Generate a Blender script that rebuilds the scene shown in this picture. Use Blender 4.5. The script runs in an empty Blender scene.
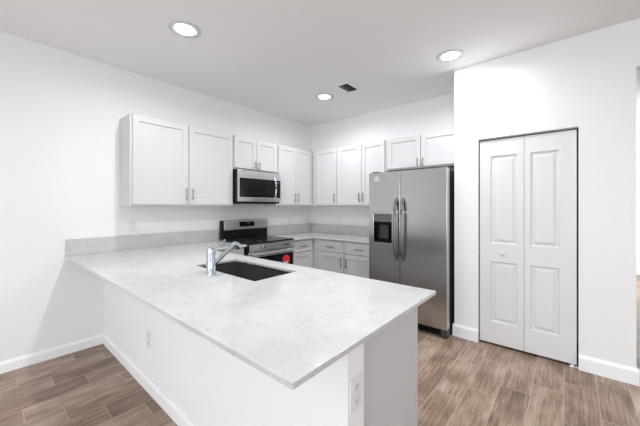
import bpy, bmesh, math, random
from mathutils import Vector, Matrix
random.seed(4)
S = bpy.context.scene
C = S.collection
PI = math.pi
H = 2.806          # ceiling height
CT = 0.910         # worktop height

# ------------------------------------------------------------------ camera
cam_d = bpy.data.cameras.new('camera')
cam = bpy.data.objects.new('camera', cam_d); C.objects.link(cam)
cam.location = (3.5475, -3.9047, 1.3702)
cam.rotation_euler = (PI/2, 0, 0.7032)
cam_d.sensor_fit = 'HORIZONTAL'; cam_d.sensor_width = 36
cam_d.lens = 291.19/640*36
cam_d.shift_x = -0.0012; cam_d.shift_y = -0.0106
cam_d.clip_start = 0.05
S.camera = cam

# ------------------------------------------------------------------ light
w = bpy.data.worlds.new('sky'); S.world = w; w.use_nodes = True
w.node_tree.nodes['Background'].inputs[0].default_value = (0.85, 0.93, 1, 1)
w.node_tree.nodes['Background'].inputs[1].default_value = 1.0
S.view_settings.view_transform = 'Standard'
S.view_settings.look = 'None'
S.view_settings.gamma = 1
S.view_settings.use_curve_mapping = False
S.view_settings.exposure = 0.10

def area(name, loc, rot, sx, sy, power, col=(1, 1, 1)):
    d = bpy.data.lights.new(name, 'AREA'); d.shape = 'RECTANGLE'
    d.size = sx; d.size_y = sy; d.energy = power; d.color = col
    o = bpy.data.objects.new(name, d); C.objects.link(o)
    o.location = loc; o.rotation_euler = rot
    return o
FILL_E = 115  # base power of the added ambient fill lights
area('rear_fill', (4.0, -8.44, 1.25), (PI/2, 0, 0), 3.4, 2.2, FILL_E*1.35, (0.92, 0.96, 1))  # big soft fill added behind the camera for ambient brightness
area('side_fill', (7.44, -4.6, 1.45), (PI/2, 0, PI/2), 2.6, 1.6, FILL_E*0.28, (0.92, 0.96, 1))  # weaker fill added at the unseen right wall
area('hall_fill', (5.2, 3.4, 1.5), (PI/2, 0, PI/2), 1.4, 1.4, 55)  # lamp added to brighten the hall; no window here
LAMP_E = 13.0       # recessed lights (watts each)
LENS_E = 75.0

# ------------------------------------------------------------------ materials
def mat(name, col, rough=0.5, metal=0.0, spec=0.5, coat=0.0):
    m = bpy.data.materials.new(name); m.use_nodes = True
    b = m.node_tree.nodes['Principled BSDF']
    b.inputs['Base Color'].default_value = (*col, 1)
    b.inputs['Roughness'].default_value = rough
    b.inputs['Metallic'].default_value = metal
    b.inputs['Specular IOR Level'].default_value = spec
    b.inputs['Coat Weight'].default_value = coat
    return m
def nd(m, t, **k):
    n = m.node_tree.nodes.new(t)
    for a, v in k.items(): setattr(n, a, v)
    return n
def lk(m, a, b): m.node_tree.links.new(a, b)
def bsdf(m): return m.node_tree.nodes['Principled BSDF']
def objco(m, scale=(1, 1, 1)):
    g = nd(m, 'ShaderNodeNewGeometry'); mp = nd(m, 'ShaderNodeMapping')
    mp.inputs['Scale'].default_value = scale
    lk(m, g.outputs['Position'], mp.inputs['Vector']); return mp.outputs['Vector']
def bump(m, scale, strength, dist=0.002, vscale=(1, 1, 1)):
    n = nd(m, 'ShaderNodeTexNoise'); n.inputs['Scale'].default_value = scale
    n.inputs['Detail'].default_value = 3
    lk(m, objco(m, vscale), n.inputs['Vector'])
    b = nd(m, 'ShaderNodeBump'); b.inputs['Strength'].default_value = strength
    b.inputs['Distance'].default_value = dist
    lk(m, n.outputs['Fac'], b.inputs['Height']); lk(m, b.outputs['Normal'], bsdf(m).inputs['Normal'])

M = {}
M['wall'] = mat('wall_paint', (0.81, 0.81, 0.81), 0.85, spec=0.2); bump(M['wall'], 90, 0.12)
M['ceil'] = mat('ceiling_paint', (0.88, 0.88, 0.88), 0.9, spec=0.1); bump(M['ceil'], 60, 0.18)
M['trim'] = mat('trim_paint', (0.86, 0.87, 0.88), 0.4)
M['door'] = mat('door_paint', (0.68, 0.68, 0.68), 0.45)
M['cab'] = mat('cabinet_paint', (0.575, 0.575, 0.575), 0.4)
M['endp'] = mat('end_panel_laminate', (0.58, 0.58, 0.585), 0.5)
M['gapd'] = mat('dark_gap', (0.05, 0.05, 0.05), 0.8)
M['steelh'] = mat('satin_nickel', (0.26, 0.26, 0.265), 0.35, 1.0)
M['chrome'] = mat('chrome', (0.55, 0.61, 0.68), 0.14, 1.0)
M['black'] = mat('black_enamel', (0.008, 0.008, 0.009), 0.35, spec=0.2)
M['glass_black'] = mat('black_glass', (0.006, 0.006, 0.007), 0.08, spec=0.25)
M['cooktop'] = mat('glass_cooktop', (0.010, 0.010, 0.011), 0.15, spec=0.25)
M['casing'] = mat('fridge_case', (0.02, 0.02, 0.021), 0.5)
M['sink'] = mat('black_composite', (0.035, 0.035, 0.037), 0.5)
M['plate'] = mat('outlet_plastic', (0.75, 0.75, 0.75), 0.35)
M['slot'] = mat('outlet_slot', (0.2, 0.2, 0.2), 0.6)
M['vent'] = mat('vent_dark', (0.035, 0.035, 0.035), 0.6)
M['ventw'] = mat('vent_slat', (0.55, 0.55, 0.55), 0.5)
M['disp'] = mat('dispenser_grey', (0.13, 0.13, 0.133), 0.4, 0.4)
M['handle'] = mat('dark_satin_steel', (0.22, 0.22, 0.225), 0.3, 1.0)
M['red'] = mat('red_sticker', (0.75, 0.02, 0.04), 0.5)
M['white'] = mat('white_print', (0.85, 0.85, 0.85), 0.5)
M['greypanel'] = mat('grey_panel', (0.07, 0.07, 0.073), 0.3, 0.3)
M['display'] = mat('display_digits', (0.2, 0.22, 0.24), 0.4)
M['ring'] = mat('lamp_trim', (0.66, 0.66, 0.66), 0.6)

def stainless(name, col, rough, vs):
    m = mat(name, col, rough, 1.0)
    n = nd(m, 'ShaderNodeTexNoise'); n.inputs['Scale'].default_value = 1.0; n.inputs['Detail'].default_value = 4
    lk(m, objco(m, vs), n.inputs['Vector'])
    r = nd(m, 'ShaderNodeMapRange')
    r.inputs['To Min'].default_value = rough-0.05; r.inputs['To Max'].default_value = rough+0.07
    lk(m, n.outputs['Fac'], r.inputs['Value']); lk(m, r.outputs['Result'], bsdf(m).inputs['Roughness'])
    n2 = nd(m, 'ShaderNodeTexNoise'); n2.inputs['Scale'].default_value = 2.2; n2.inputs['Detail'].default_value = 1
    lk(m, objco(m), n2.inputs['Vector'])
    b = nd(m, 'ShaderNodeBump'); b.inputs['Strength'].default_value = 0.12; b.inputs['Distance'].default_value = 0.03
    lk(m, n2.outputs['Fac'], b.inputs['Height']); lk(m, b.outputs['Normal'], bsdf(m).inputs['Normal'])
    return m
M['steel'] = stainless('brushed_stainless', (0.50, 0.50, 0.505), 0.22, (300, 300, 3))
M['steel2'] = stainless('brushed_stainless_range', (0.62, 0.615, 0.61), 0.28, (3, 3, 300))

def quartz():
    m = mat('speckled_quartz', (0.8, 0.8, 0.8), 0.12, spec=0.5)
    v = objco(m)
    # soft mottling
    n1 = nd(m, 'ShaderNodeTexNoise'); n1.inputs['Scale'].default_value = 7; n1.inputs['Detail'].default_value = 5
    lk(m, v, n1.inputs['Vector'])
    r1 = nd(m, 'ShaderNodeValToRGB'); e = r1.color_ramp.elements
    e[0].position = 0.3; e[0].color = (0.52, 0.516, 0.508, 1); e[1].position = 0.7; e[1].color = (0.58, 0.58, 0.577, 1)
    lk(m, n1.outputs['Fac'], r1.inputs['Fac'])
    # broken grey veins
    n2 = nd(m, 'ShaderNodeTexNoise'); n2.inputs['Scale'].default_value = 9; n2.inputs['Detail'].default_value = 6
    n2.inputs['Distortion'].default_value = 1.6
    lk(m, v, n2.inputs['Vector'])
    r2 = nd(m, 'ShaderNodeValToRGB'); r2.color_ramp.elements[0].position = 0.487; r2.color_ramp.elements[1].position = 0.50
    r2.color_ramp.elements[0].color = (0, 0, 0, 1); r2.color_ramp.elements[1].color = (1, 1, 1, 1)
    x = r2.color_ramp.elements.new(0.513); x.color = (0, 0, 0, 1)
    lk(m, n2.outputs['Fac'], r2.inputs['Fac'])
    n3 = nd(m, 'ShaderNodeTexNoise'); n3.inputs['Scale'].default_value = 22; n3.inputs['Detail'].default_value = 3
    lk(m, v, n3.inputs['Vector'])
    r3 = nd(m, 'ShaderNodeValToRGB'); r3.color_ramp.elements[0].position = 0.52; r3.color_ramp.elements[1].position = 0.66
    lk(m, n3.outputs['Fac'], r3.inputs['Fac'])
    mu = nd(m, 'ShaderNodeMath', operation='MULTIPLY'); lk(m, r2.outputs['Color'], mu.inputs[0]); lk(m, r3.outputs['Color'], mu.inputs[1])
    mu2 = nd(m, 'ShaderNodeMath', operation='MULTIPLY'); lk(m, mu.outputs[0], mu2.inputs[0]); mu2.inputs[1].default_value = 0.95
    mx = nd(m, 'ShaderNodeMix', data_type='RGBA'); mx.inputs['B'].default_value = (0.27, 0.265, 0.26, 1)
    lk(m, mu2.outputs[0], mx.inputs['Factor']); lk(m, r1.outputs['Color'], mx.inputs['A'])
    # fine speckle
    n4 = nd(m, 'ShaderNodeTexNoise'); n4.inputs['Scale'].default_value = 55; n4.inputs['Detail'].default_value = 2
    lk(m, v, n4.inputs['Vector'])
    r4 = nd(m, 'ShaderNodeValToRGB'); r4.color_ramp.elements[0].position = 0.60; r4.color_ramp.elements[1].position = 0.72
    lk(m, n4.outputs['Fac'], r4.inputs['Fac'])
    mu3 = nd(m, 'ShaderNodeMath', operation='MULTIPLY'); lk(m, r4.outputs['Color'], mu3.inputs[0]); mu3.inputs[1].default_value = 0.36
    mx2 = nd(m, 'ShaderNodeMix', data_type='RGBA'); mx2.inputs['B'].default_value = (0.33, 0.325, 0.32, 1)
    lk(m, mu3.outputs[0], mx2.inputs['Factor']); lk(m, mx.outputs['Result'], mx2.inputs['A'])
    lk(m, mx2.outputs['Result'], bsdf(m).inputs['Base Color'])
    return m
M['quartz'] = quartz()

def floor_mat():
    # wood-look tiles 0.1855 wide along x, 0.5545 long along y, third-staggered
    m = mat('wood_look_tile', (0.3, 0.25, 0.2), 0.38, spec=0.4)
    g = nd(m, 'ShaderNodeNewGeometry'); s = nd(m, 'ShaderNodeSeparateXYZ'); lk(m, g.outputs['Position'], s.inputs[0])
    def mth(op, a, b=None):
        n = nd(m, 'ShaderNodeMath', operation=op)
        for i, q in enumerate((a, b)):
            if q is None: continue
            if isinstance(q, (int, float)): n.inputs[i].default_value = q
            else: lk(m, q, n.inputs[i])
        return n.outputs[0]
    W, L = 0.1855, 0.5545
    u = mth('DIVIDE', mth('SUBTRACT', s.outputs['X'], 0.003), W)
    row = mth('FLOOR', u); fu = mth('SUBTRACT', u, row)
    off = mth('MULTIPLY', mth('SUBTRACT', row, 2.0), 0.1843)
    v = mth('DIVIDE', mth('SUBTRACT', mth('SUBTRACT', s.outputs['Y'], -3.523), off), L)
    col = mth('FLOOR', v); fv = mth('SUBTRACT', v, col)
    du = mth('MULTIPLY', mth('MINIMUM', fu, mth('SUBTRACT', 1.0, fu)), W)
    dv = mth('MULTIPLY', mth('MINIMUM', fv, mth('SUBTRACT', 1.0, fv)), L)
    d = mth('MINIMUM', du, dv)
    grout = mth('LESS_THAN', d, 0.0015)
    cx = nd(m, 'ShaderNodeCombineXYZ'); lk(m, row, cx.inputs[0]); lk(m, col, cx.inputs[1])
    wn = nd(m, 'ShaderNodeTexWhiteNoise', noise_dimensions='2D'); lk(m, cx.outputs[0], wn.inputs['Vector'])
    # grain: stretched along y, shifted per tile
    cg = nd(m, 'ShaderNodeCombineXYZ')
    lk(m, mth('ADD', mth('MULTIPLY', s.outputs['X'], 60.0), mth('MULTIPLY', wn.outputs['Value'], 91.0)), cg.inputs[0])
    lk(m, mth('ADD', mth('MULTIPLY', s.outputs['Y'], 3.2), mth('MULTIPLY', wn.outputs['Value'], 37.0)), cg.inputs[1])
    n1 = nd(m, 'ShaderNodeTexNoise'); n1.inputs['Scale'].default_value = 1.0; n1.inputs['Detail'].default_value = 8
    n1.inputs['Roughness'].default_value = 0.72; n1.inputs['Distortion'].default_value = 0.5
    lk(m, cg.outputs[0], n1.inputs['Vector'])
    cb = nd(m, 'ShaderNodeCombineXYZ')
    lk(m, mth('ADD', mth('MULTIPLY', s.outputs['X'], 7.0), mth('MULTIPLY', wn.outputs['Value'], 53.0)), cb.inputs[0])
    lk(m, mth('ADD', mth('MULTIPLY', s.outputs['Y'], 3.0), mth('MULTIPLY', wn.outputs['Value'], 17.0)), cb.inputs[1])
    n2 = nd(m, 'ShaderNodeTexNoise'); n2.inputs['Scale'].default_value = 1.0; n2.inputs['Detail'].default_value = 3
    lk(m, cb.outputs[0], n2.inputs['Vector'])
    f = mth('ADD', mth('MULTIPLY', n1.outputs['Fac'], 0.58), mth('MULTIPLY', n2.outputs['Fac'], 0.42))
    f = mth('ADD', f, mth('MULTIPLY', mth('SUBTRACT', wn.outputs['Value'], 0.5), 0.10))
    r = nd(m, 'ShaderNodeValToRGB'); e = r.color_ramp.elements
    e[0].position = 0.33; e[0].color = (0.115, 0.070, 0.047, 1)
    e[1].position = 0.66; e[1].color = (0.47, 0.37, 0.295, 1)
    x = e.new(0.47); x.color = (0.235, 0.155, 0.110, 1)
    x = e.new(0.54); x.color = (0.325, 0.230, 0.170, 1)
    lk(m, f, r.inputs['Fac'])
    mx = nd(m, 'ShaderNodeMix', data_type='RGBA'); mx.inputs['B'].default_value = (0.50, 0.42, 0.35, 1)
    lk(m, grout, mx.inputs['Factor']); lk(m, r.outputs['Color'], mx.inputs['A'])
    lk(m, mx.outputs['Result'], bsdf(m).inputs['Base Color'])
    return m
M['floor'] = floor_mat()

def emis(name, col, st):
    m = mat(name, col, 0.5); b = bsdf(m)
    b.inputs['Emission Color'].default_value = (*col, 1); b.inputs['Emission Strength'].default_value = st
    return m
M['lens'] = emis('lit_lens', (0.95, 0.97, 1), LENS_E)
def glass():
    m = bpy.data.materials.new('window_glass'); m.use_nodes = True
    b = bsdf(m); b.inputs['Transmission Weight'].default_value = 1; b.inputs['Roughness'].default_value = 0; b.inputs['IOR'].default_value = 1.45
    return m
M['glass'] = glass()

# ------------------------------------------------------------------ mesh helpers
def box(bm, x0, x1, y0, y1, z0, z1, bev=0.0, seg=2):
    vs = [bm.verts.new((x, y, z)) for x in (x0, x1) for y in (y0, y1) for z in (z0, z1)]
    F = [(0, 1, 3, 2), (4, 6, 7, 5), (0, 4, 5, 1), (2, 3, 7, 6), (0, 2, 6, 4), (1, 5, 7, 3)]
    fs = [bm.faces.new([vs[i] for i in f]) for f in F]
    if bev:
        es = list({e for f in fs for e in f.edges})
        bmesh.ops.bevel(bm, geom=es, offset=bev, segments=seg, affect='EDGES', profile=0.6)
def cyl(bm, p, q, r, r2=None, n=20):
    p, q = Vector(p), Vector(q); d = q-p; r2 = r if r2 is None else r2
    rot = d.to_track_quat('Z', 'Y').to_matrix().to_4x4()
    bmesh.ops.create_cone(bm, cap_ends=True, cap_tris=False, segments=n, radius1=r, radius2=r2, depth=d.length,
                          matrix=Matrix.Translation((p+q)/2) @ rot)
def tube(bm, pts, r, n=12):
    pts = [Vector(p) for p in pts]; rs = r if isinstance(r, (list, tuple)) else [r]*len(pts)
    rings = []; ref = Vector((0.03, 0.02, 1)).normalized()
    for i, p in enumerate(pts):
        t = (pts[min(i+1, len(pts)-1)]-pts[max(i-1, 0)]).normalized()
        a = t.cross(ref)
        if a.length < 0.05: a = t.cross(Vector((0, 1, 0)))
        a.normalize(); b = t.cross(a).normalized()
        rings.append([bm.verts.new(p+(a*math.cos(2*PI*k/n)+b*math.sin(2*PI*k/n))*rs[i]) for k in range(n)])
    for A, B in zip(rings, rings[1:]):
        for k in range(n): bm.faces.new([A[k], A[(k+1) % n], B[(k+1) % n], B[k]])
    bm.faces.new(rings[0][::-1]); bm.faces.new(rings[-1])
def lathe(bm, prof, c=(0, 0, 0), n=32):
    rings = []
    for r, z in prof:
        if r < 1e-6: rings.append([bm.verts.new((c[0], c[1], c[2]+z))])
        else: rings.append([bm.verts.new((c[0]+r*math.cos(2*PI*k/n), c[1]+r*math.sin(2*PI*k/n), c[2]+z)) for k in range(n)])
    for A, B in zip(rings, rings[1:]):
        for k in range(n):
            a, b = A[k % len(A)], A[(k+1) % len(A)]; c2, d = B[(k+1) % len(B)], B[k % len(B)]
            f = []
            for v in (a, b, c2, d):
                if v not in f: f.append(v)
            if len(f) > 2: bm.faces.new(f)
def prism(bm, poly, axis, a, b):
    """extrude a 2-D outline along an axis; outline coords are the two other axes in xyz order"""
    def P(u, v, t):
        return {'x': (t, u, v), 'y': (u, t, v), 'z': (u, v, t)}[axis]
    A = [bm.verts.new(P(u, v, a)) for u, v in poly]; B = [bm.verts.new(P(u, v, b)) for u, v in poly]
    n = len(poly); bm.faces.new(A[::-1]); bm.faces.new(B)
    for k in range(n): bm.faces.new([A[k], A[(k+1) % n], B[(k+1) % n], B[k]])
def cells(bm, xs, ys, keep, z0, z1):
    V = {}
    def v(i, j, z):
        if (i, j, z) not in V: V[(i, j, z)] = bm.verts.new((xs[i], ys[j], z))
        return V[(i, j, z)]
    nx, ny = len(xs)-1, len(ys)-1
    on = lambda i, j: 0 <= i < nx and 0 <= j < ny and keep(i, j)
    for i in range(nx):
        for j in range(ny):
            if not on(i, j): continue
            bm.faces.new([v(i, j, z1), v(i+1, j, z1), v(i+1, j+1, z1), v(i, j+1, z1)])
            bm.faces.new([v(i, j, z0), v(i, j+1, z0), v(i+1, j+1, z0), v(i+1, j, z0)])
            for (di, dj, a, b) in ((-1, 0, (i, j+1), (i, j)), (1, 0, (i+1, j), (i+1, j+1)), (0, -1, (i, j), (i+1, j)), (0, 1, (i+1, j+1), (i, j+1))):
                if not on(i+di, j+dj):
                    bm.faces.new([v(*a, z0), v(*b, z0), v(*b, z1), v(*a, z1)])
def obj(name, bm, m, parent=None, smooth=False, bevel=0):
    bmesh.ops.recalc_face_normals(bm, faces=bm.faces)
    me = bpy.data.meshes.new(name); bm.to_mesh(me); bm.free()
    for k in (m if isinstance(m, (list, tuple)) else [m]): me.materials.append(k)
    o = bpy.data.objects.new(name, me); C.objects.link(o)
    if parent is not None: o.parent = parent
    if smooth:
        for p in me.polygons: p.use_smooth = True
        me.set_sharp_from_angle(angle=math.radians(38))
    if bevel:
        b = o.modifiers.new('bevel', 'BEVEL'); b.width = bevel; b.segments = 2; b.limit_method = 'ANGLE'
    return o
def B(): return bmesh.new()
def bobj(name, boxes, m, parent=None, bev=0.0, **k):
    bm = B()
    for b in boxes: box(bm, *b, bev)
    return obj(name, bm, m, parent, **k)
def tag(o, label, cat, group=None):
    o['label'] = label; o['category'] = cat
    if group: o['group'] = group
    return o
def thing(name, label, cat, loc=(0, 0, 0), rz=0, group=None):
    o = bpy.data.objects.new(name, None); C.objects.link(o); o.empty_display_size = 0.1
    o.location = loc; o.rotation_euler = (0, 0, rz)
    return tag(o, label, cat, group)
def struct(o):
    o['kind'] = 'structure'; return o
def sempty(name, loc=(0, 0, 0)):
    o = bpy.data.objects.new(name, None); C.objects.link(o); o.location = loc; o['kind'] = 'structure'; return o

# ------------------------------------------------------------------ room shell
XR, YR = 7.5, -8.5
XP0, XP1, YP = 2.632, 3.950, -0.6365      # pantry box
DX0, DX1, DZ = 2.860, 3.618, 2.042        # bifold opening
XH = 5.25; YF = 4.62                      # hall
struct(bobj('floor', [(-0.12, XR+0.12, YR-0.12, YF+0.12, -0.1, 0)], M['floor']))
struct(bobj('ceiling', [(-0.12, XR+0.12, YR-0.12, YF+0.12, H, H+0.1)], M['ceil']))
struct(bobj('wall_left', [(-0.12, 0, YR-0.12, 0.12, 0, H)], M['wall']))
struct(bobj('wall_back', [(0, XP0+0.11, 0, 0.12, 0, H)], M['wall']))
struct(bobj('wall_pantry_side', [(XP0, XP0+0.11, YP+0.11, 0, 0, H)], M['wall']))
bm = B()
xs = [XP0, DX0, DX1, XP1]; 
box(bm, XP0, DX0, YP, YP+0.11, 0, H); box(bm, DX1, XP1, YP, YP+0.11, 0, H); box(bm, DX0, DX1, YP, YP+0.11, DZ, H)
struct(obj('wall_pantry_front', bm, M['wall']))
struct(bobj('wall_pantry_rear', [(XP0+0.11, XP1-0.11, 0, 0.12, 0, H)], M['wall']))
struct(bobj('wall_hall_left', [(XP1-0.11, XP1, YP+0.11, YF, 0, H)], M['wall']))
struct(bobj('wall_hall_end', [(XP1-0.11, XH+0.11, YF, YF+0.12, 0, H)], M['wall']))
# hall right wall, solid; the added hall light hangs in front of it
struct(bobj('wall_hall_right', [(XH, XH+0.11, YP+0.11, YF, 0, H)], M['wall']))
struct(bobj('wall_hall_header', [(XP1, XH, YP, YP+0.11, 2.441, H)], M['wall']))
struct(bobj('wall_back_right', [(XH, XR+0.12, YP, YP+0.11, 0, H)], M['wall']))
# unseen right wall with window, rear wall with sliding glass, glazing added for fill lights
wy0, wy1, wz0, wz1 = -6.0, -3.2, 0.6, 2.3
struct(bobj('wall_right', [(XR, XR+0.12, YR-0.12, wy0, 0, H), (XR, XR+0.12, wy1, YP, 0, H), (XR, XR+0.12, wy0, wy1, 0, wz0), (XR, XR+0.12, wy0, wy1, wz1, H)], M['wall']))
gx0, gx1, gz1 = 2.2, 5.8, 2.4
struct(bobj('wall_rear', [(0, gx0, YR-0.12, YR, 0, H), (gx1, XR, YR-0.12, YR, 0, H), (gx0, gx1, YR-0.12, YR, gz1, H)], M['wall']))
def glazing(name, a0, a1, z0, z1, axis, c, n):
    r = sempty(name)
    bm = B(); t = 0.05
    def bb(p0, p1, q0, q1):
        if axis == 'x': box(bm, p0, p1, c-0.03, c+0.03, q0, q1)
        else: box(bm, c-0.03, c+0.03, p0, p1, q0, q1)
    bb(a0, a1, z0, z0+t); bb(a0, a1, z1-t, z1)
    for k in range(n+1):
        p = a0+(a1-a0)*k/n; p = min(max(p, a0+t/2), a1-t/2); bb(p-t/2, p+t/2, z0+t, z1-t)
    obj('window_frame', bm, M['trim'], r)
    bm = B()
    if axis == 'x': box(bm, a0+t, a1-t, c-0.004, c+0.004, z0+t, z1-t)
    else: box(bm, c-0.004, c+0.004, a0+t, a1-t, z0+t, z1-t)
    obj('window_pane', bm, M['glass'], r)
glazing('window_1', gx0, gx1, 0, gz1, 'x', YR-0.06, 3)
glazing('window_2', wy0, wy1, wz0, wz1, 'y', XR+0.06, 2)

# knee wall carrying the peninsula overhang
KX, KY0, KY1 = 2.970, -3.080, -2.976
struct(bobj('wall_knee', [(0.0, KX, KY0, KY1, 0, CT-0.0202)], M['wall']))

# baseboards
def bb_prof(h, t=0.015):
    return [(0, 0), (t, 0), (t, h-0.028), (t-0.003, h-0.016), (t-0.008, h-0.008), (t-0.010, h), (0, h)]
def baseboard(name, runs, h):
    bm = B()
    for axis, c, sgn, a, b in runs:
        poly = [(c+sgn*u, z) for u, z in bb_prof(h)]
        prism(bm, poly, axis, a, b)
    return struct(obj(name, bm, M['trim']))
baseboard('baseboard_left', [('y', 0, 1, YR, KY0)], 0.095)
# outlines for runs along x lie in (y, z); along y in (x, z)
baseboard('baseboard_knee', [('x', KY0, -1, 0.015, KX+0.0)], 0.098)
baseboard('baseboard_knee_end', [('y', KX, 1, KY0-0.015, KY1)], 0.098)
baseboard('baseboard_pantry_left', [('x', YP, -1, XP0-0.014, DX0)], 0.128)
baseboard('baseboard_pantry_right', [('x', YP, -1, DX1, XP1+0.015), ('y', XP1, 1, YP, YF)], 0.128)
baseboard('baseboard_hall_end', [('x', YF, -1, XP1+0.015, XH)], 0.128)
baseboard('baseboard_hall_right', [('y', XH, -1, YP, YF-0.015)], 0.128)
baseboard('baseboard_rear', [('x', YR, 1, 0.015, gx0)], 0.125)

# bifold pantry door
door = sempty('door_1', ((DX0+DX1)/2, YP+0.02, 0))
def leaf(x0, x1, knob, sa, sb):
    """moulded two-panel leaf; local y=0 is its front face, facing -y"""
    zb, zt, T = 0.022, 2.022, 0.032
    px0, px1 = x0+sa, x1-sb
    pans = [(0.235, 0.825), (1.005, 1.865)]
    bm = B()
    xs = [x0, px0, px1, x1]; zs = [zb, pans[0][0], pans[0][1], pans[1][0], pans[1][1], zt]
    V = {}
    def v(i, j):
        if (i, j) not in V: V[(i, j)] = bm.verts.new((xs[i], 0, zs[j]))
        return V[(i, j)]
    for i in range(3):
        for j in range(5):
            if i == 1 and j in (1, 3): continue
            bm.faces.new([v(i, j), v(i+1, j), v(i+1, j+1), v(i, j+1)])
    for j in (1, 3):
        prev = [v(1, j), v(2, j), v(2, j+1), v(1, j+1)]
        a0, a1, c0, c1 = px0, px1, zs[j], zs[j+1]
        for ins, dep in ((0.005, 0.010), (0.012, 0.013), (0.018, 0.013), (0.042, 0.003)):
            ring = [bm.verts.new((x, dep, z)) for x, z in ((a0+ins, c0+ins), (a1-ins, c0+ins), (a1-ins, c1-ins), (a0+ins, c1-ins))]
            for k in range(4): bm.faces.new([prev[k], prev[(k+1) % 4], ring[(k+1) % 4], ring[k]])
            prev = ring
        bm.faces.new(prev)
    bd = [e for e in bm.edges if len(e.link_faces) == 1]
    r = bmesh.ops.extrude_edge_only(bm, edges=bd)
    nv = [g for g in r['geom'] if isinstance(g, bmesh.types.BMVert)]
    for q in nv: q.co.y = T
    ne = [g for g in r['geom'] if isinstance(g, bmesh.types.BMEdge) and len(g.link_faces) == 1]
    bmesh.ops.edgeloop_fill(bm, edges=ne)
    o = obj('door_leaf', bm, M['door'], door)
    if knob:
        bm = B(); cx = (x0+x1)/2+0.012
        prof = [(0.0, 0.036), (0.013, 0.036), (0.019, 0.029), (0.019, 0.022), (0.008, 0.014), (0.007, 0.004), (0.012, 0.0), (0.0, 0.0)]
        lathe(bm, prof, n=20)
        bmesh.ops.rotate(bm, verts=bm.verts, cent=(0, 0, 0), matrix=Matrix.Rotation(PI/2, 3, 'X'))
        bmesh.ops.translate(bm, verts=bm.verts, vec=(cx, 0, 0.918))
        k = obj('door_knob', bm, M['door'], o, smooth=True)
hw = (DX1-DX0)/2
leaf(-hw+0.010, -0.0015, True, 0.096, 0.052); leaf(0.0015, hw-0.012, False, 0.046, 0.114)
bobj('door_track', [(-hw+0.001, hw-0.001, -0.004, 0.030, DZ-0.010, DZ-0.001)], M['steelh'], door)
bobj('floor_bracket', [(hw-0.06, hw-0.001, -0.010, 0.03, 0.0005, 0.004), (hw-0.05, hw-0.03, -0.006, 0.0, 0.004, 0.018)], M['trim'], door)
# dark closet behind: shelves unseen, interior painted like the rest

# ------------------------------------------------------------------ cabinets
def handle(parent, cx, cz, y, length, vertical):
    bm = B(); L = length/2; off = 0.028; r = 0.0055
    if vertical:
        tube(bm, [(cx, y-off, cz-L), (cx, y-off, cz+L)], r, 10)
        for s in (-1, 1): tube(bm, [(cx, y, cz+s*(L-0.02)), (cx, y-off, cz+s*(L-0.02))], r*0.9, 8)
    else:
        tube(bm, [(cx-L, y-off, cz), (cx+L, y-off, cz)], r, 10)
        for s in (-1, 1): tube(bm, [(cx+s*(L-0.02), y, cz), (cx+s*(L-0.02), y-off, cz)], r*0.9, 8)
    return obj('handle', bm, M['steelh'], parent, smooth=True)
def shaker(name, parent, x0, x1, z0, z1, y, rail=0.058, T=0.019, rec=0.009):
    bm = B(); F = [(x0, z0), (x1, z0), (x1, z1), (x0, z1)]
    def ring(i, yy): return [bm.verts.new(p) for p in ((x0+i, yy, z0+i), (x1-i, yy, z0+i), (x1-i, yy, z1-i), (x0+i, yy, z1-i))]
    rings = [ring(0, y+T), ring(0, y+0.0015), ring(0.0015, y), ring(rail, y), ring(rail+0.003, y+rec)]
    bm.faces.new(rings[0])
    for A, Bq in zip(rings, rings[1:]):
        for k in range(4): bm.faces.new([A[k], A[(k+1) % 4], Bq[(k+1) % 4], Bq[k]])
    bm.faces.new(rings[-1])
    return obj(name, bm, M['cab'], parent)
def upper(label, loc, rz, w, z0, z1, doors, d=0.32, group=None, extra=None):
    """doors: list of (x0, x1, handle_side) in local x; front faces local -y, root sits on the wall line"""
    r = thing('wall_cabinet', label, 'cabinet', (loc[0], loc[1], z0), rz, group)
    h = z1-z0; yf = -(d-0.019)
    bobj('body', [(0.0015, w-0.0015, yf, -0.001, 0, h)], M['cab'], r)
    for a, b, side in doors:
        dr = shaker('door', r, a, b, 0.018, h-0.008, -d)
        if side:
            hx = a+0.03 if side == 'L' else b-0.03
            handle(dr, hx, 0.018+(0.055 if h < 0.6 else 0.115), -d, 0.10 if h < 0.6 else 0.128, True)
    return r
ZB, ZT = 1.370, 2.276
# wall A (left wall), facing +x : rz = 90 deg, local x = +y
R90 = PI/2
upper('wide white shaker wall cabinet with two doors at the left end, nearest the camera', (0, -2.9475), R90, 1.1445, ZB, ZT,
      [(0.022, 0.565, 'R'), (0.577, 1.128, 'L')])
upper('short white two-door cabinet directly above the microwave', (0, -1.803), R90, 0.724, 1.846, ZT,
      [(0.016, 0.355, 'R'), (0.361, 0.716, 'L')])
upper('white two-door wall cabinet between the microwave and the room corner', (0, -1.078), R90, 1.078, ZB, ZT,
      [(0.028, 0.382, 'R'), (0.389, 0.722, 'L')])
upper('white single-door wall cabinet on the back wall, right beside the room corner', (0.322, 0), 0, 0.513, ZB, ZT,
      [(0.085, 0.503, 'R')])
upper('white two-door wall cabinet on the back wall just left of the fridge', (0.835, 0), 0, 0.825, ZB, ZT,
      [(0.010, 0.437, 'R'), (0.443, 0.808, 'L')])
upper('short white two-door cabinet above the refrigerator', (1.660, 0), 0, 0.970, 1.850, ZT,
      [(0.030, 0.480, 'R'), (0.490, 0.945, 'L')])

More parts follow.
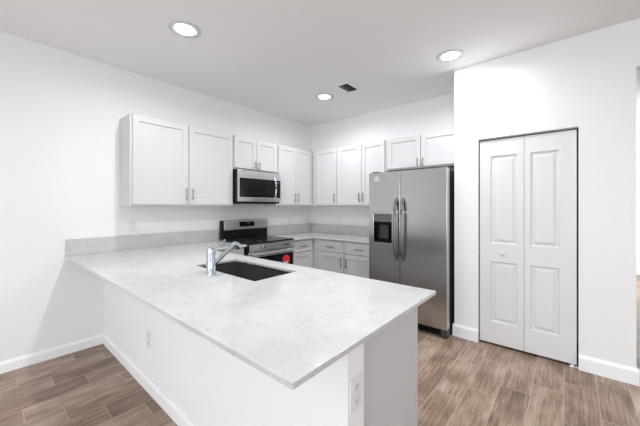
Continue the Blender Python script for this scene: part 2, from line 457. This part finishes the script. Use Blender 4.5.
def base(label, loc, rz, w, fronts, d=0.61, group=None, top=CT-0.021, end=None):
    """fronts: (kind, x0, x1, side)"""
    r = thing('base_cabinet', label, 'cabinet', (loc[0], loc[1], 0), rz, group)
    yf = -(d-0.019)
    bobj('body', [(0.0015, w-0.0015, yf, -0.001, 0.10, top)], M['cab'], r)
    bobj('toe_kick', [(0.0015, w-0.0015, yf+0.06, -0.001, 0, 0.0995)], M['cab'], r)
    for kind, a, b, side in fronts:
        if kind in ('both', 'drawer'):
            dw = shaker('drawer', r, a, b, 0.715, top-0.018, -d, rail=0.022, rec=0.004)
            handle(dw, (a+b)/2, 0.79, -d, 0.128, False)
        if kind in ('both', 'door', 'false'):
            z1 = 0.700 if kind == 'both' else top-0.018
            dr = shaker('door', r, a, b, 0.118, z1, -d)
            if side: handle(dr, a+0.03 if side == 'L' else b-0.03, z1-0.115, -d, 0.128, True)
    return r
base('white base cabinet with one drawer and door, right of the stove', (0, -1.062), R90, 0.4705,
     [('both', 0.020, 0.405, None)])
base('white base cabinet on the back wall beside the inner corner, handle toward the fridge', (0.592, 0), 0, 0.586,
     [('both', 0.125, 0.573, 'R')])
base('white base cabinet on the back wall touching the left side of the fridge', (1.1785, 0), 0, 0.500,
     [('both', 0.013, 0.480, 'L')])
c = base('white base cabinet left of the stove, next to the sink peninsula', (0, -2.283), R90, 0.446,
     [('both', 0.020, 0.426, 'R')])
# corner filler box behind the two runs
# peninsula cabinets face the stove side (+y)
base('white corner base cabinet under the peninsula, nearest the left wall', (1.250, KY1+0.001), PI, 0.630,
     [('both', 0.02, 0.60, 'R')])
base('white sink base cabinet under the peninsula, below the black sink', (2.160, KY1+0.001), PI, 0.908,
     [('door', 0.02, 0.45, 'R'), ('door', 0.456, 0.888, 'L')], top=CT-0.24)
e = base('white base cabinet at the free end of the peninsula with flat grey end panel', (2.912, KY1+0.001), PI, 0.750,
     [('both', 0.02, 0.73, 'R')])
bobj('end_panel', [(-0.012, 0.001, -0.592, -0.001, 0, CT-0.021)], M['endp'], e)
bobj('end_stile', [(-0.015, 0.0, -0.614, -0.5925, 0, CT-0.021)], M['cab'], e)

# ------------------------------------------------------------------ worktops
YA, YC, XB = -3.3735, -2.2905, 3.002
SX0, SX1, SY0, SY1 = 1.325, 2.085, -2.805, -2.435
bm = B()
xs = [0.001, 0.64, SX0, SX1, XB]; ys = [YA, SY0, SY1, YC, -1.832]
cells(bm, xs, ys, lambda i, j: (i == 0) if j == 3 else not (i == 2 and j == 1), CT-0.020, CT)
wt = obj('worktop', bm, M['quartz'], bevel=0.0025)
tag(wt, 'large white speckled quartz worktop of the peninsula, holding the sink', 'worktop')
bobj('backsplash', [(0.001, 0.021, YA, -1.832, CT+0.0002, CT+0.152)], M['quartz'], wt, bevel=0.0015)
bm = B()
cells(bm, [0.001, 0.64, 1.680], [-1.062, -0.64, -0.001], lambda i, j: i == 0 or j == 1, CT-0.020, CT)
wt2 = obj('worktop', bm, M['quartz'], bevel=0.0025)
tag(wt2, 'L-shaped quartz worktop in the far corner between stove and fridge', 'worktop')
bobj('backsplash', [(0.001, 0.021, -1.062, -0.0215, CT+0.0002, CT+0.152)], M['quartz'], wt2, bevel=0.0015)
bobj('backsplash', [(0.001, 1.680, -0.021, -0.001, CT+0.0002, CT+0.152)], M['quartz'], wt2, bevel=0.0015)

# ------------------------------------------------------------------ sink
sk = thing('kitchen_sink', 'black undermount kitchen sink set into the peninsula worktop', 'sink', ((SX0+SX1)/2, (SY0+SY1)/2, CT-0.24))
bm = B(); a, b2 = (SX1-SX0)/2+0.004, (SY1-SY0)/2+0.004
def rrect(a, b, r, z, n=5):
    P = []
    for cx, cy, t0 in ((a-r, b-r, 0), (-a+r, b-r, PI/2), (-a+r, -b+r, PI), (a-r, -b+r, 1.5*PI)):
        for k in range(n+1):
            t = t0+k/n*PI/2; P.append((cx+r*math.cos(t), cy+r*math.sin(t), z))
    return P
zt = 0.209
loops = [rrect(a+0.02, b2+0.02, 0.03, zt), rrect(a, b2, 0.012, zt), rrect(a-0.004, b2-0.004, 0.03, 0.03), rrect(a-0.02, b2-0.02, 0.04, 0.010),
         rrect(0.05, 0.05, 0.049, 0.006)]
outer = [rrect(a+0.02, b2+0.02, 0.03, zt), rrect(a+0.02, b2+0.02, 0.03, zt-0.01), rrect(a+0.006, b2+0.006, 0.03, zt-0.01), rrect(a+0.004, b2+0.004, 0.03, 0.0)]
def loft(bm, loops, cap=True):
    R = [[bm.verts.new(p) for p in L] for L in loops]
    for A, Bq in zip(R, R[1:]):
        n = len(A)
        for k in range(n): bm.faces.new([A[k], A[(k+1) % n], Bq[(k+1) % n], Bq[k]])
    if cap: bm.faces.new(R[-1])
loft(bm, loops); loft(bm, outer)
bmesh.ops.remove_doubles(bm, verts=bm.verts, dist=1e-5)
obj('basin', bm, M['sink'], sk, smooth=True)
bm = B(); lathe(bm, [(0, 0.009), (0.03, 0.009), (0.036, 0.012), (0.043, 0.012), (0.046, 0.0065), (0, 0.0065)])
obj('drain', bm, M['steelh'], sk, smooth=True)

# ------------------------------------------------------------------ faucet
fx, fy = 1.707, -2.882
fa = thing('kitchen_faucet', 'chrome single-lever kitchen faucet with pull-out spray standing beside the sink', 'faucet', (fx, fy, CT+0.0004))
bm = B(); lathe(bm, [(0, 0), (0.034, 0), (0.034, 0.006), (0.031, 0.010), (0.0292, 0.09), (0.0292, 0.142), (0, 0.142)], n=28)
obj('faucet_body', bm, M['chrome'], fa, smooth=True)
bm = B(); lathe(bm, [(0, 0.1425), (0.0280, 0.1425), (0.0300, 0.145), (0.0300, 0.176), (0.027, 0.182), (0, 0.184)], n=28)
cap = obj('lever_cap', bm, M['chrome'], fa, smooth=True)
bm = B(); tube(bm, [(0.0, 0.02, 0.166), (0.0, 0.055, 0.190), (0.0, 0.107, 0.221)], [0.0060, 0.0045, 0.0038], 10)
obj('lever', bm, M['chrome'], cap, smooth=True)
bm = B(); tube(bm, [(0, 0.012, 0.060), (0, 0.06, 0.096), (0, 0.11, 0.133), (0, 0.155, 0.167)], [0.0135, 0.0140, 0.0145, 0.0155], 18)
obj('spout', bm, M['chrome'], fa, smooth=True)
bm = B(); tube(bm, [(0, 0.153, 0.165), (0, 0.168, 0.178), (0, 0.186, 0.184), (0, 0.202, 0.178), (0, 0.214, 0.164), (0, 0.220, 0.152)],
               [0.0158, 0.0185, 0.0215, 0.0215, 0.0205, 0.0190], 18)
obj('spray_head', bm, M['chrome'], fa, smooth=True)

# ------------------------------------------------------------------ range (faces +x)
y0, y1 = -1.826, -1.068; RW = y1-y0
rg = thing('kitchen_range', 'stainless steel electric range with black glass cooktop against the left wall', 'stove', (0, y0, 0), R90)
# local: x 0..RW along wall, front toward -y
bobj('body', [(0.002, RW-0.002, -0.625, -0.03, 0.03, 0.905)], M['black'], rg)
for px in (0.06, RW-0.06):
    for py in (-0.58, -0.10):
        bm = B(); cyl(bm, (px, py, 0), (px, py, 0.03), 0.018); obj('leg', bm, M['black'], rg)
ck = bobj('cooktop', [(0.0, RW, -0.655, -0.085, 0.9055, 0.928)], M['cooktop'], rg, bev=0.004)
for i, (px, py, r) in enumerate(((0.19, -0.49, 0.105), (0.57, -0.49, 0.085), (0.19, -0.22, 0.075), (0.57, -0.22, 0.10))):
    bm = B(); lathe(bm, [(r, 0.0002), (r, 0.0008), (r-0.003, 0.0008), (r-0.003, 0.0002), (r, 0.0002)], (px, py, 0.928), 40)
    obj('burner_ring', bm, M['greypanel'], ck)
# backguard
bgd = bobj('backguard', [(0.0, RW, -0.085, -0.025, 0.9285, 1.045)], M['black'], rg, bev=0.006)
bm = B(); prism(bm, [(-0.100, 1.050), (-0.040, 1.0455), (-0.024, 1.0455), (-0.024, 1.183), (-0.078, 1.186), (-0.086, 1.178)], 'x', 0.028, RW)
cp = obj('control_console', bm, M['steel2'], rg, bevel=0.003)
bobj('console_end', [(0.0, 0.0275, -0.082, -0.024, 1.0455, 1.178)], M['black'], rg, bev=0.005)
# display, tilted with the console face
bm = B(); 
def cface(z): return -0.100+(z-1.050)*(0.014/0.125)
prism(bm, [(cface(1.088)-0.0015, 1.088), (cface(1.088)+0.003, 1.088), (cface(1.156)+0.003, 1.156), (cface(1.156)-0.0015, 1.156)], 'x', 0.262, 0.512)
dsp = obj('display', bm, M['glass_black'], cp)
bm = B()
for k, dx in enumerate((0.385, 0.398, 0.414, 0.427)):
    for z in (1.125, 1.135, 1.145): box(bm, dx, dx+0.008, cface(z)-0.0025, cface(z)-0.0016, z-0.0008, z+0.0008)
    box(bm, dx+0.007, dx+0.0085, cface(1.135)-0.0028, cface(1.135)-0.0018, 1.125, 1.145)
obj('clock_digits', bm, M['display'], dsp)
# front control strip with knobs
bobj('knob_panel', [(0.022, RW, -0.652, -0.6255, 0.818, 0.905)], M['steel2'], rg, bev=0.003)
bobj('panel_end', [(0.0, 0.0215, -0.648, -0.6255, 0.760, 0.905)], M['black'], rg)
for kx in (0.16, 0.235, 0.57, 0.645):
    bm = B(); cyl(bm, (kx, -0.6522, 0.862), (kx, -0.658, 0.862), 0.024, 0.023, 24)
    cyl(bm, (kx, -0.658, 0.862), (kx, -0.678, 0.862), 0.0175, 0.0150, 24)
    box(bm, kx-0.003, kx+0.003, -0.681, -0.677, 0.848, 0.876)
    obj('knob', bm, M['steelh'] if kx > 0.5 else M['chrome'], rg, smooth=True)
od = bobj('oven_door', [(0.004, RW-0.004, -0.655, -0.6255, 0.20, 0.812)], M['steel2'], rg, bev=0.004)
bobj('oven_glass', [(0.05, RW-0.02, -0.6575, -0.6552, 0.30, 0.745)], M['glass_black'], od)
bm = B(); tube(bm, [(0.035, -0.700, 0.783), (RW-0.035, -0.700, 0.783)], 0.0125, 14)
for kx in (0.075, RW-0.075): tube(bm, [(kx, -0.655, 0.783), (kx, -0.700, 0.783)], 0.009, 10)
obj('oven_handle', bm, M['steel2'], od, smooth=True)
bm = B(); cyl(bm, (0.610, -0.6577, 0.652), (0.610, -0.6587, 0.652), 0.066, None, 36)
stk = obj('sticker', bm, M['red'], od); stk['label'] = 'round red sticker on the black oven door'
bobj('sticker_text', [(0.570, 0.650, -0.6594, -0.6588, 0.622, 0.630), (0.580, 0.640, -0.6594, -0.6588, 0.607, 0.615)], M['white'], stk)
bobj('storage_drawer', [(0.004, RW-0.004, -0.652, -0.6255, 0.045, 0.193)], M['steel2'], rg, bev=0.004)

# ------------------------------------------------------------------ microwave
mz0, mz1 = 1.408, 1.843; mh = mz1-mz0
mw = thing('microwave', 'stainless over-the-range microwave with black window hanging above the stove', 'microwave', (0, -1.803, mz0), R90)
MW = 0.724; D = 0.395
bobj('casing', [(0.002, MW-0.002, -(D-0.03), -0.002, 0.0, mh-0.002)], M['black'], mw)
bm = B(); zo = mh-0.010
box(bm, 0.012, MW, -D, -(D-0.029), 0.325, zo, 0.002)          # upper rail
box(bm, 0.012, MW, -D, -(D-0.029), 0.022, 0.080, 0.002)       # lower rail
box(bm, 0.012, 0.036, -D, -(D-0.029), 0.080, 0.325, 0.001)
obj('front_frame', bm, M['steel2'], mw)
dg = bobj('door_glass', [(0.0365, 0.60, -(D-0.003), -(D-0.029), 0.0805, 0.3245)], M['glass_black'], mw)
bobj('inner_window', [(0.070, 0.535, -(D-0.0025), -(D-0.0031), 0.105, 0.300)], M['cooktop'], dg)
kp = bobj('keypad_panel', [(0.603, MW-0.001, -(D-0.003), -(D-0.029), 0.0805, 0.3245)], M['glass_black'], mw)
bobj('clock_display', [(0.668, 0.695, -(D-0.002), -(D-0.0031), 0.284, 0.298)], M['display'], kp)
bm = B(); hp = []
for k in range(11):
    t = k/10; z = 0.050+t*0.300; hp.append((0.597, -D-0.010-0.038*math.sin(PI*t)**0.6, z))
tube(bm, hp, 0.0105, 14)
obj('handle', bm, M['chrome'], mw, smooth=True)
bobj('underside_vent', [(0.05, MW-0.05, -(D-0.06), -0.10, -0.006, -0.0002)], M['greypanel'], mw)

# ------------------------------------------------------------------ refrigerator (faces -y)
FX0, FX1, FY, FZ = 1.692, 2.606, -0.800, 1.778
fr = thing('refrigerator', 'stainless side-by-side refrigerator with ice and water dispenser', 'refrigerator', (FX0, 0, 0))
FW = FX1-FX0; sp = 0.402
bobj('case', [(0.004, FW-0.004, -0.705, -0.03, 0.035, 1.758)], M['casing'], fr)
dy0, dy1 = FY, -0.712
def fdoor(x0, x1, hole=None):
    bm = B()
    z0, z1 = 0.095, FZ-0.006
    if hole is None:
        box(bm, x0, x1, dy0, dy1, z0, z1, 0.0022, 2)
    else:
        hx0, hx1, hz0, hz1 = hole
        xs = [x0, hx0, hx1, x1]; zs = [z0, hz0, hz1, z1]
        cells(bm, xs, zs, lambda i, j: not (i == 1 and j == 1), 0, dy1-dy0)
        for v in bm.verts: v.co = Vector((v.co.x, dy0+v.co.z, v.co.y))
        box(bm, hx0, hx1, dy1-0.012, dy1, hz0, hz1)
    return obj('door', bm, M['steel'], fr, bevel=0.002 if hole else 0)
hole = (0.062, 0.300, 0.940, 1.278)
ld = fdoor(0.0, sp-0.003, hole); rd = fdoor(sp+0.003, FW)
bobj('seam_shade', [(sp-0.0028, sp+0.0028, dy0+0.0025, dy1, 0.10, FZ-0.012)], M['black'], fr)  # black strip added so the seam between the doors reads dark
# dispenser
dp = bobj('dispenser', [(hole[0]+0.001, hole[1]-0.001, dy0+0.004, dy1-0.013, 1.185, hole[3]-0.001)], M['disp'], ld, bev=0.001)
bm = B(); hx0, hx1 = hole[0]+0.0005, hole[1]-0.0005
box(bm, hx0, hx1, dy1-0.016, dy1-0.0125, hole[2]+0.0005, 1.1845); box(bm, hx0, hx0+0.003, dy0+0.003, dy1-0.0165, hole[2]+0.0005, 1.1845)
box(bm, hx1-0.003, hx1, dy0+0.003, dy1-0.0165, hole[2]+0.0005, 1.1845); box(bm, hx0+0.003, hx1-0.003, dy0+0.003, dy1-0.0165, hole[2]+0.0005, hole[2]+0.012)
obj('dispenser_recess', bm, M['black'], dp)
bobj('paddle', [(0.125, 0.24, dy0+0.035, dy0+0.043, 0.985, 1.145)], mat('paddle_plastic', (0.03, 0.03, 0.031), 0.5), dp, bev=0.004)
bm = B(); cyl(bm, (0.18, dy0+0.025, 1.184), (0.18, dy0+0.025, 1.165), 0.018, 0.012); obj('spout', bm, M['black'], dp)
# curved handles
for px, dr in ((sp-0.038, ld), (sp+0.042, rd)):
    bm = B(); hp = []
    for k in range(17):
        t = k/16; z = 0.755+t*0.70
        hp.append((px, dy0-0.004-0.052*min(1, math.sin(PI*t)*1.9)**0.7, z))
    tube(bm, hp, 0.0165, 14)
    obj('handle', bm, M['handle'], dr, smooth=True)
# hinge covers, grille, rollers
bobj('hinge_cover', [(0.02, 0.10, -0.76, -0.66, FZ-0.005, FZ+0.012)], M['greypanel'], fr, bev=0.004)
bobj('hinge_cover', [(FW-0.10, FW-0.02, -0.76, -0.66, FZ-0.005, FZ+0.012)], M['greypanel'], fr, bev=0.004)
bm = B(); box(bm, 0.03, FW-0.07, -0.755, -0.7055, 0.022, 0.088)
for k in range(4): box(bm, 0.04, FW-0.08, -0.760, -0.755, 0.032+k*0.014, 0.037+k*0.014)
obj('base_grille', bm, M['black'], fr)
for px in (0.022, FW-0.046):
    bm = B(); box(bm, px-0.02, px+0.045, -0.785, -0.706, 0.012, 0.085, 0.006); cyl(bm, (px-0.005, -0.745, 0.016), (px+0.03, -0.745, 0.016), 0.016)
    obj('foot', bm, M['greypanel'], fr)
# small white house sticker on the freezer door
bm = B(); hxc, hz, yy = 0.104, 1.683, dy0-0.0010
def sl(a, b, t=0.0055):
    a, b = Vector((a[0], yy, a[1])), Vector((b[0], yy, b[1])); d = (b-a).normalized(); n = Vector((-d.z, 0, d.x))*t/2
    q = [a+n, a-n, b-n, b+n]; f = [bm.verts.new(p) for p in q]; g = [bm.verts.new(p+Vector((0, 0.0008, 0))) for p in q]
    bm.faces.new(f); bm.faces.new(g[::-1])
    for k in range(4): bm.faces.new([f[k], f[(k+1) % 4], g[(k+1) % 4], g[k]])
sl((hxc-0.032, hz+0.028), (hxc, hz+0.050)); sl((hxc, hz+0.050), (hxc+0.032, hz+0.028))
sl((hxc-0.027, hz+0.031), (hxc-0.027, hz)); sl((hxc+0.027, hz+0.031), (hxc+0.027, hz)); sl((hxc-0.030, hz), (hxc+0.030, hz), 0.009)
sl((hxc-0.014, hz+0.026), (hxc+0.014, hz+0.026)); sl((hxc-0.014, hz+0.015), (hxc+0.014, hz+0.015))
s = obj('sticker', bm, M['white'], ld); s['label'] = 'small white house pictogram sticker'

# ------------------------------------------------------------------ outlets
def outlet(label, loc, rz, group=None):
    r = thing('wall_outlet', label, 'outlet', loc, rz, group)
    bobj('cover_plate', [(-0.036, 0.036, -0.005, -0.0003, -0.058, 0.058)], M['plate'], r, bev=0.0015)
    for z in (-0.026, 0.026):
        rc = bobj('receptacle', [(-0.017, 0.017, -0.0072, -0.0052, z-0.015, z+0.015)], M['plate'], r, bev=0.0008)
        bobj('slots', [(-0.008, -0.005, -0.0078, -0.0073, z-0.005, z+0.007), (0.005, 0.008, -0.0078, -0.0073, z-0.005, z+0.007),
                       (-0.002, 0.002, -0.0078, -0.0073, z-0.012, z-0.008)], M['slot'], rc)
    return r
outlet('white outlet on the left wall above the backsplash, left of the stove', (0, -2.835, 1.160), R90)
outlet('white outlet on the left wall between the stove and the room corner', (0, -0.53, 1.150), R90)
outlet('white outlet on the back wall above the corner worktop', (0.640, 0, 1.150), 0)
outlet('white outlet on the narrow end of the peninsula wall, under the worktop corner', (KX, -3.034, 0.704), R90)
outlet('white outlet low on the long outer face of the peninsula wall', (1.175, KY0, 0.385), 0)

# ------------------------------------------------------------------ ceiling lights and vent
def downlight(label, x, y, group=None):
    r = thing('recessed_light', label, 'ceiling light', (x, y, H), 0, group)
    bm = B(); lathe(bm, [(0.066, -0.0002), (0.122, -0.0002), (0.122, -0.004), (0.112, -0.008), (0.085, -0.008), (0.066, -0.004), (0.066, -0.0002)], n=40)
    obj('trim_ring', bm, M['ring'], r, smooth=True)
    bm = B(); lathe(bm, [(0.065, -0.0005), (0.065, -0.005), (0.055, -0.012), (0.03, -0.016), (0, -0.017)], n=40)
    obj('lens', bm, M['lens'], r, smooth=True)
    d = bpy.data.lights.new('lamp', 'AREA'); d.shape = 'DISK'; d.size = 0.12; d.spread = math.radians(165); d.energy = LAMP_E; d.color = (0.93, 0.96, 1)
    l = bpy.data.objects.new('lamp', d); C.objects.link(l); l.parent = r; l.location = (0, 0, -0.020)
downlight('recessed ceiling light above the sink side of the peninsula, nearest and leftmost', 1.181, -2.816)
downlight('recessed ceiling light in the far kitchen corner, left of the air vent', 1.118, -0.963)
downlight('recessed ceiling light above the fridge front, rightmost in the photo', 2.692, -0.991)
downlight('recessed ceiling light over the free end of the peninsula', 2.70, -2.80)
for x, y in ((1.6, -6.2), (5.2, -6.2), (5.4, -3.0)):
    downlight('recessed ceiling light in the living area behind the camera', x, y, 'living area ceiling lights')
vt = thing('air_vent', 'small dark slatted air vent in the white ceiling', 'vent', (1.519, -1.003, H))
bm = B(); vx, vy = 0.066, 0.115
cells(bm, [-vx-0.022, -vx, vx, vx+0.022], [-vy-0.022, -vy, vy, vy+0.022], lambda i, j: not (i == 1 and j == 1), -0.006, -0.0003)
obj('frame', bm, M['trim'], vt, bevel=0.001)
bobj('duct_backing', [(-vx, vx, -vy, vy, -0.0015, -0.0003)], M['vent'], vt)
for k in range(6):
    x = -vx+0.012+k*0.0215
    bm = B(); prism(bm, [(x-0.007, -0.0018), (x+0.006, -0.0075), (x+0.007, -0.0068), (x-0.006, -0.0016)], 'y', -vy+0.001, vy-0.001)
    obj('slat', bm, M['ventw'] if k == 1 else M['vent'], vt)
